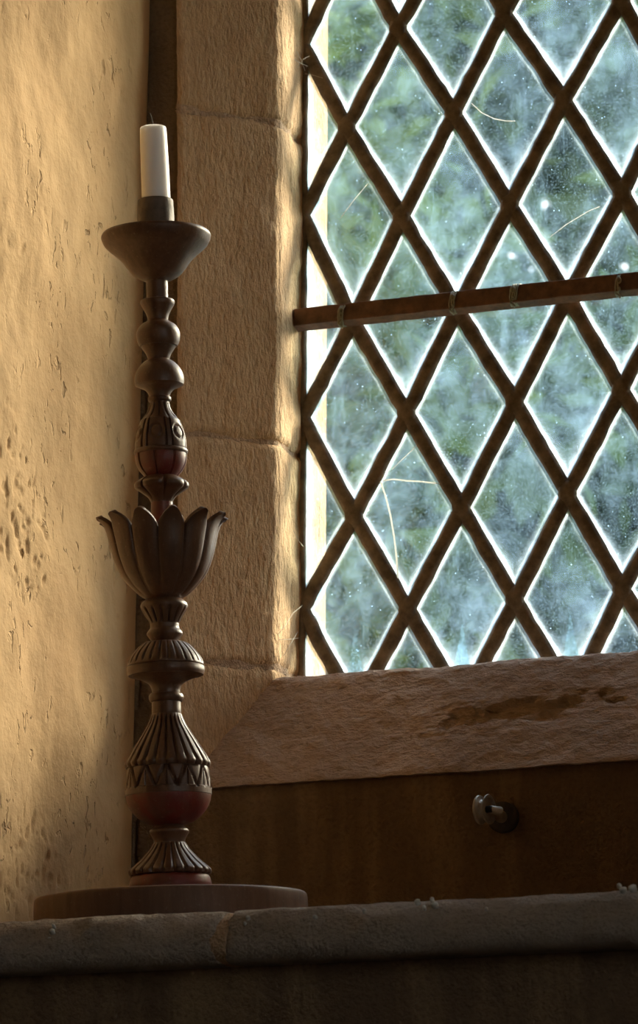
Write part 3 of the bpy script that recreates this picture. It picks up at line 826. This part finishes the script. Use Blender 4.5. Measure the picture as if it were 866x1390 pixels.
# lotus cup and its petals
cup = lathe('lotus_cup', [(815, 22), (805, 35), (795, 45), (785, 53), (776, 58), (763, 63), (750, 66.5), (735, 69), (727, 68), (727, 65), (735, 64), (750, 61), (776, 52), (795, 38), (803, 15)], M_WOOD)
pet_px = [(815, 22), (810, 31), (805, 37.5), (795, 47.5), (785, 55.5), (776, 61), (763, 66.5), (750, 70.5), (735, 74), (723, 77), (713, 81), (707, 86), (703, 91)]
pp = refine(prof_px(pet_px), 3); NPET = 12; zc = pp[0][0]
def petal_mesh():
    rows_o, rows_i = [], []; NS = 20; n = len(pp)
    for i, (z, r) in enumerate(pp):
        f = i / (n - 1)
        half = (PI / NPET) * 0.992
        zf = (z - pp[0][0]) / (pp[-1][0] - pp[0][0])
        if zf > 0.80:
            g = (zf - 0.80) / 0.20; half *= 1 - 0.66 * g ** 1.7
        ro, ri = [], []
        for k in range(NS + 1):
            s = k / NS * 2 - 1; a = s * half
            bulge = 0.0018 * (1 - s * s) * min(1, f * 3) - 0.0022 * abs(s) ** 14
            th = 0.0062 * (0.7 + 0.3 * (1 - s * s))
            rr = r - 0.0020 + bulge; dz = -0.0035 * s * s * max(0, f - 0.75) * 4
            ro.append(Vector((rr * math.cos(a), rr * math.sin(a), z + dz)))
            nz = 0.0
            if f > 0.8: nz = 0.0025 * (f - 0.8) / 0.2
            ri.append(Vector(((rr - th) * math.cos(a), (rr - th) * math.sin(a), z + dz + nz)))
        rows_o.append(ro); rows_i.append(ri)
    vs = [p for r in rows_o for p in r] + [p for r in rows_i for p in r]; m = NS + 1; off = n * m
    fs = []
    for i in range(n - 1):
        for k in range(NS):
            fs.append((i * m + k, i * m + k + 1, (i + 1) * m + k + 1, (i + 1) * m + k))
            fs.append((off + i * m + k, off + (i + 1) * m + k, off + (i + 1) * m + k + 1, off + i * m + k + 1))
        for k in (0, NS): fs.append((i * m + k, (i + 1) * m + k, off + (i + 1) * m + k, off + i * m + k))
    for i in (0, n - 1):
        for k in range(NS): fs.append((i * m + k, i * m + k + 1, off + i * m + k + 1, off + i * m + k))
    return vs, fs
vs, fs = petal_mesh()
pet0 = mk('petal', vs, fs, M_WOOD, origin=(0, 0, zc), sharp=42); pet0.parent = cup
for k in range(NPET):
    o = pet0 if k == 0 else pet0.copy()
    if k: COL.objects.link(o)
    o.parent = cup; o.location = (0, 0, zc - cup.location.z); o.rotation_euler = (0, 0, -PI / 2 + math.radians(12) + k * 2 * PI / NPET)
lathe('lotus_stalk', [(806, 14), (760, 15), (700, 15), (680, 14.5)], M_WOODRED, label='reddish stalk inside the lotus cup')
def lobes(a, f, r):
    w = math.exp(-((f - 0.62) / 0.28) ** 2)
    x = abs(((a + 0.35) * 6 / (2 * PI)) % 1.0 - 0.5) * 2
    return w * (0.0042 * (1 - x ** 3) - 0.0040 - (0.0035 if x > 0.93 else 0))
lathe('lobed_calyx', [(685, 14), (680, 15.5), (674, 20), (668, 28), (663, 35.5), (659, 37), (655, 35.5), (650, 28), (646, 20)], M_WOOD, 180, lobes, n=5)
def ribs(nf, depth, ph=0.0):
    def d(a, f, r):
        x = abs(((a + ph) * nf / (2 * PI)) % 1.0 - 0.5) * 2
        return -depth * max(0, (x - 0.86) / 0.14) * min(1, f / 0.1) * min(1, (1 - f) / 0.1)
    return d
lathe('lower_barrel', [(650, 18), (647, 22), (640, 28.5), (632, 33), (624, 35), (617, 35), (615, 33)], M_WOODRED, 144, ribs(8, 0.003, 0.2), label='reddish lower half of the barrel knop')
lathe('barrel_ring', [(617, 33), (616.5, 36), (616.5, 36), (614, 37), (611, 36), (610.5, 33)], M_WOOD)
def panels(a, f, r):
    x = ((a + 0.25) * 6 / (2 * PI)) % 1.0
    d = 0.0
    e = min(1, f / 0.06) * min(1, (1 - f) / 0.06)
    for c in (0.0, 1.0, 0.24): d = max(d, max(0, 1 - abs(x - c) / 0.045))
    # round boss in each panel
    dx = (x - 0.62) * 2 * PI / 6 * r; dz = (f - 0.52) * 0.036; q = math.hypot(dx, dz)
    boss = max(0, 1 - abs(q - 0.0075) / 0.0022)
    return -0.0026 * min(1, d * 1.3) * e - 0.0020 * boss
lathe('barrel', [(612, 33), (610, 35), (601, 35), (590, 33.2), (578, 29.5), (571, 26.5), (570, 24)], M_WOOD, 240, panels, n=6)
lathe('fluted_neck', [(571, 23), (570, 25.5), (570, 25.5), (562, 19), (555, 15), (548, 13.3), (546, 13), (546, 13), (544, 15.4), (540, 15.4), (538, 13)], M_WOOD, 144, flute(12, 0.0020, 0.4, 0.04, 0.72))
lathe('mushroom_knop', [(540, 13.5), (536, 14.5), (531, 17.5), (527, 23), (524.5, 29), (522.5, 33), (522.5, 33), (516, 33.7), (508, 32.5), (500, 28.5), (493, 22), (488, 14.5), (486, 13)], M_WOOD)
lathe('ball_knop', [(489, 14), (486, 15), (480, 17.5), (474, 21.5), (470.5, 23.5), (470.5, 23.5), (470, 25.8), (470, 25.8), (464, 28.6), (456, 29.7), (449, 28.6), (442, 24), (438, 18), (438, 18), (436, 15), (434, 13)], M_WOOD)
lathe('flared_collar', [(438, 13), (436, 13.6), (428, 15), (420, 19), (414, 22.6), (414, 22.6), (410, 23.2), (407.5, 21.5), (406, 14)], M_WOOD)
lathe('upper_neck', [(408, 14.4), (406, 14.4), (392, 14.6), (381, 14.4), (378, 14.4)], M_WOOD)
lathe('drip_pan', [(383, 14), (381, 16), (379, 22), (373, 32), (366, 38.5), (357, 45), (350, 51), (344, 57.5), (338, 64.5), (332.5, 70), (327, 73), (322, 74.6), (319, 73.5), (317.5, 71), (323, 62), (330, 45), (334, 25), (334, 5)], M_WOOD, label='broad flared wooden drip pan')
def dent(a, f, r): return 0.0007 * fbm((math.cos(a) * 2, math.sin(a) * 2, f * 4), 1.0, 3)
lathe('candle_socket', [(335, 25), (325, 24.8), (300, 24.8), (280, 24.8), (275, 24.6), (272, 23.6), (271.5, 22), (271.5, 20.8), (271.5, 20.8), (276, 20.6), (290, 20.5), (296, 20.4), (296, 2)], M_SOCKET, 96, dent, label='blackened metal candle socket')

# ------------------------------------------------------------------ candle
zb_, tb_ = PZ(294); zt_, tt_ = PZ(172)
cx_of = lambda y: (ray(axis_x(y), y) * (DIST / ray(axis_x(y), y).y) + CAM)
cb = cx_of(294); candle = empty('candle', cb, label='half-used white wax candle standing in the candlestick socket', cat='candle')
candle.rotation_euler = (0, -0.030, 0)
hh = (zt_ - zb_); rb = 19.6 * tb_ / FPX; rt = 18.0 * tt_ / FPX
pr = refine([(0.0002, 0.001), (0.0, rb - 0.001), (0.002, rb), (hh * 0.5, (rb + rt) / 2 + 0.0003), (hh - 0.006, rt), (hh - 0.002, rt - 0.0022), (hh, rt - 0.006), (hh - 0.001, rt * 0.35), (hh - 0.0012, 0.0005)], 4)
seg = 64; vs = [Vector((r * (1 + 0.012 * fbm((math.cos(a), math.sin(a), z * 20), 1.2, 2)) * math.cos(a), r * math.sin(a), z)) for z, r in pr for a in [2 * PI * q / seg for q in range(seg)]]
fs = [(i * seg + q, i * seg + (q + 1) % seg, (i + 1) * seg + (q + 1) % seg, (i + 1) * seg + q) for i in range(len(pr) - 1) for q in range(seg)] + [tuple(range(seg)), tuple(range((len(pr) - 1) * seg, len(pr) * seg))]
o = mk('wax_body', vs, fs, M_WAX, origin=(0, 0, 0), sharp=60); o.parent = candle; o.location = (0, 0, 0)
mb = MB(); mb.tube([(0, 0, hh - 0.004), (-0.0004, 0, hh + 0.004), (-0.0012, 0.0003, hh + 0.009), (-0.0018, 0, hh + 0.0125), (-0.0030, 0, hh + 0.0165)], [0.0011, 0.001, 0.0009, 0.0009, 0.0006], 7)
o = mk('wick', mb.v, mb.f, M_WICK, origin=(0, 0, hh - 0.004)); o.parent = candle; o.location = (0, 0, hh - 0.004)

# ------------------------------------------------------------------ small cord pulley on the wall below the sill
pu, pz = hit(681, 1109, 0.0)
pul = empty('cord_pulley', W(pu, 0.004, pz), label='small grooved metal pulley on a round plate below the sill', cat='pulley')
def disc_lathe(name, pts, center, axis, mat, seg=40, parent=pul, **k):
    a = axis.normalized(); e1 = a.orthogonal().normalized(); e2 = a.cross(e1)
    vs = [center + a * h + (e1 * math.cos(2 * PI * q / seg) + e2 * math.sin(2 * PI * q / seg)) * r for h, r in pts for q in range(seg)]
    n = len(pts)
    fs = [(i * seg + q, i * seg + (q + 1) % seg, (i + 1) * seg + (q + 1) % seg, (i + 1) * seg + q) for i in range(n - 1) for q in range(seg)] + [tuple(range(seg)), tuple(range((n - 1) * seg, n * seg))]
    return mk(name, vs, fs, mat, parent=parent, sharp=35, **k)
wc = W(pu, 0.006, pz)
disc_lathe('wall_plate', [(-0.004, 0.019), (0.003, 0.019), (0.005, 0.017), (0.006, 0.012), (0.0065, 0.0005)], wc, -V, M_DARKMETAL, label='dark round wall plate')
hub = W(pu, -0.026, pz); t_ = 0.0
px_h = hit(658, 1099, -0.03); hub = W(px_h[0], -0.030, px_h[1])
mb = MB(); mb.tube([W(pu, 0.002, pz), W(pu - 0.001, -0.012, pz + 0.001), W(px_h[0] + 0.016, -0.024, px_h[1] - 0.002), W(px_h[0] + 0.006, -0.030, px_h[1])], [0.0075, 0.007, 0.006, 0.005], 14)
mk('stem', mb.v, mb.f, M_STEEL, parent=pul, sharp=40)
ax = (U * 0.985 - V * 0.17).normalized()
wheel = disc_lathe('wheel', [(-0.0072, 0.004), (-0.0078, 0.013), (-0.0078, 0.0172), (-0.0062, 0.0180), (-0.0046, 0.0172), (-0.0030, 0.0125), (0.0, 0.0110), (0.0030, 0.0125), (0.0046, 0.0172), (0.0058, 0.0182), (0.0068, 0.0176), (0.0066, 0.0146), (0.0030, 0.0135), (0.0026, 0.004), (0.0026, 0.0005)], hub, ax, M_STEEL, label='grooved steel wheel with a raised rim')
disc_lathe('axle_pin', [(-0.0105, 0.0005), (-0.0103, 0.0035), (-0.009, 0.0042), (0.009, 0.0042), (0.0103, 0.0035), (0.0105, 0.0005)], hub, ax, M_DARKMETAL)

# ------------------------------------------------------------------ cobwebs
def web(name, pix, vs_, rad, label):
    root = empty(name, Vector((0, 0, 0)), label=label, cat='cobweb')
    allp = []
    strands = []
    for pl, v in zip(pix, vs_):
        n = len(pl); pts = []
        for k, (x, y) in enumerate(pl):
            vv = v[0] + (v[1] - v[0]) * k / (n - 1); q = hit(x, y, vv); pts.append(W(q[0], vv, q[1]))
        strands.append(pts); allp.append(pts[0])
    root.location = allp[0]
    for pts in strands:
        mb = MB(); mb.tube(pts, rad, 5); mk('strand', mb.v, mb.f, M_SILK, parent=root, origin=pts[0])
web('cobweb', [[(403, 70), (409, 82), (414, 96)], [(399, 80), (408, 86), (418, 90)], [(404, 92), (412, 80), (420, 76)], [(414, 100), (425, 102), (438, 106)]],
    [(0.17, 0.21), (0.165, 0.21), (0.175, 0.21), (0.21, 0.212)], 0.00028, 'grey cobweb strands at the jamb edge near the upper lattice')
web('cobweb', [[(377, 862), (388, 848), (398, 832), (410, 822)], [(378, 868), (392, 868), (406, 866)], [(385, 890), (398, 868), (404, 858)], [(398, 720), (406, 735), (412, 742)]],
    [(0.10, 0.20), (0.11, 0.2), (0.13, 0.2), (0.17, 0.205)], 0.00030, 'pale cobweb strands at the foot of the jamb beside the glass')

# ------------------------------------------------------------------ outside: lawn and trees
mb = MB(); mb.wbox(-40, 40, V_X + 0.01, 70, -0.6, -0.5)
mk('lawn', mb.v, mb.f, M_GRASS, smooth=False, kind='structure', label='lawn outside the church window')
def tree(u, v, h, rad, nleaf, leaf, mat, seed, label, group):
    rnd = random.Random(seed); base = W(u, v, -0.5); root = empty('tree', base, label=label, cat='tree', group=group)
    mb = MB()
    mb.tube([base, base + Vector((0.1, 0, h * 0.3)), base + Vector((0.0, 0.1, h * 0.65)), base + Vector((0.05, 0, h * 0.92))], [0.22, 0.17, 0.10, 0.03], 10)
    for k in range(7):
        a = rnd.uniform(0, 2 * PI); z0 = h * rnd.uniform(0.25, 0.6); L = rad * rnd.uniform(0.6, 0.9)
        p = base + Z * z0; q = p + Vector((math.cos(a) * L, math.sin(a) * L, L * 0.6)); mb.tube([p, p.lerp(q, 0.5) + Z * 0.1, q], [0.07, 0.05, 0.02], 7)
    mk('trunk', mb.v, mb.f, M_BARK, parent=root)
    clus = []
    for _ in range(60):
        a = rnd.uniform(0, 2 * PI); q = 0.72 * math.sqrt(rnd.random()); clus.append((q * math.cos(a), q * math.sin(a), rnd.uniform(0.10, 0.97)))
    vs = np.zeros((nleaf * 4, 3)); 
    for i in range(nleaf):
        c = clus[rnd.randrange(len(clus))]; cr = rad * 0.30
        taper = math.sin(PI * min(1, max(0.05, c[2] * 0.92 + 0.08))) ** 0.5
        dx, dy, dz = [max(-0.95, min(0.95, rnd.gauss(0, 0.5))) for _ in range(3)]
        p = Vector((c[0] * rad * taper + dx * cr, c[1] * rad * taper + dy * cr, c[2] * h + dz * cr))
        n = Vector((rnd.gauss(0, 1), rnd.gauss(0, 1), rnd.gauss(0.4, 1))).normalized(); a = n.orthogonal().normalized(); b = n.cross(a)
        th = rnd.uniform(0, 2 * PI); a, b = a * math.cos(th) + b * math.sin(th), b * math.cos(th) - a * math.sin(th)
        s = leaf * rnd.uniform(0.6, 1.3)
        for j, q in enumerate((p - a * s, p - b * s * 0.45 + n * s * 0.15, p + a * s, p + b * s * 0.45 + n * s * 0.15)): vs[i * 4 + j] = q
    fs = np.arange(nleaf * 4).reshape(-1, 4)
    me = bpy.data.meshes.new('foliage'); me.from_pydata(vs.tolist(), [], fs.tolist()); me.materials.append(mat)
    o = bpy.data.objects.new('foliage', me); COL.objects.link(o); o.parent = root; o['kind'] = 'stuff'
lab = 'leafy green tree standing outside beyond the dirty diamond panes'
TREES = [(-3.15, 6.6, 6.4, 1.25, 0), (-0.35, 7.0, 6.8, 1.3, 1), (-6.6, 10.8, 8.0, 1.9, 1), (-2.4, 11.0, 8.6, 1.95, 1), (1.7, 10.6, 7.2, 1.8, 0), (-5.2, 16.4, 11.5, 2.9, 0), (0.9, 16.6, 11.0, 2.9, 1), (-8.5, 22.5, 14.5, 3.4, 1), (-1.6, 23.0, 14.5, 3.4, 0)]
for k, (u, v, h, r, mi) in enumerate(TREES):
    tree(u, v, h, r, 14000, 0.075 + 0.005 * v, M_LEAVES[mi], 100 + k, lab, 'trees outside the window')
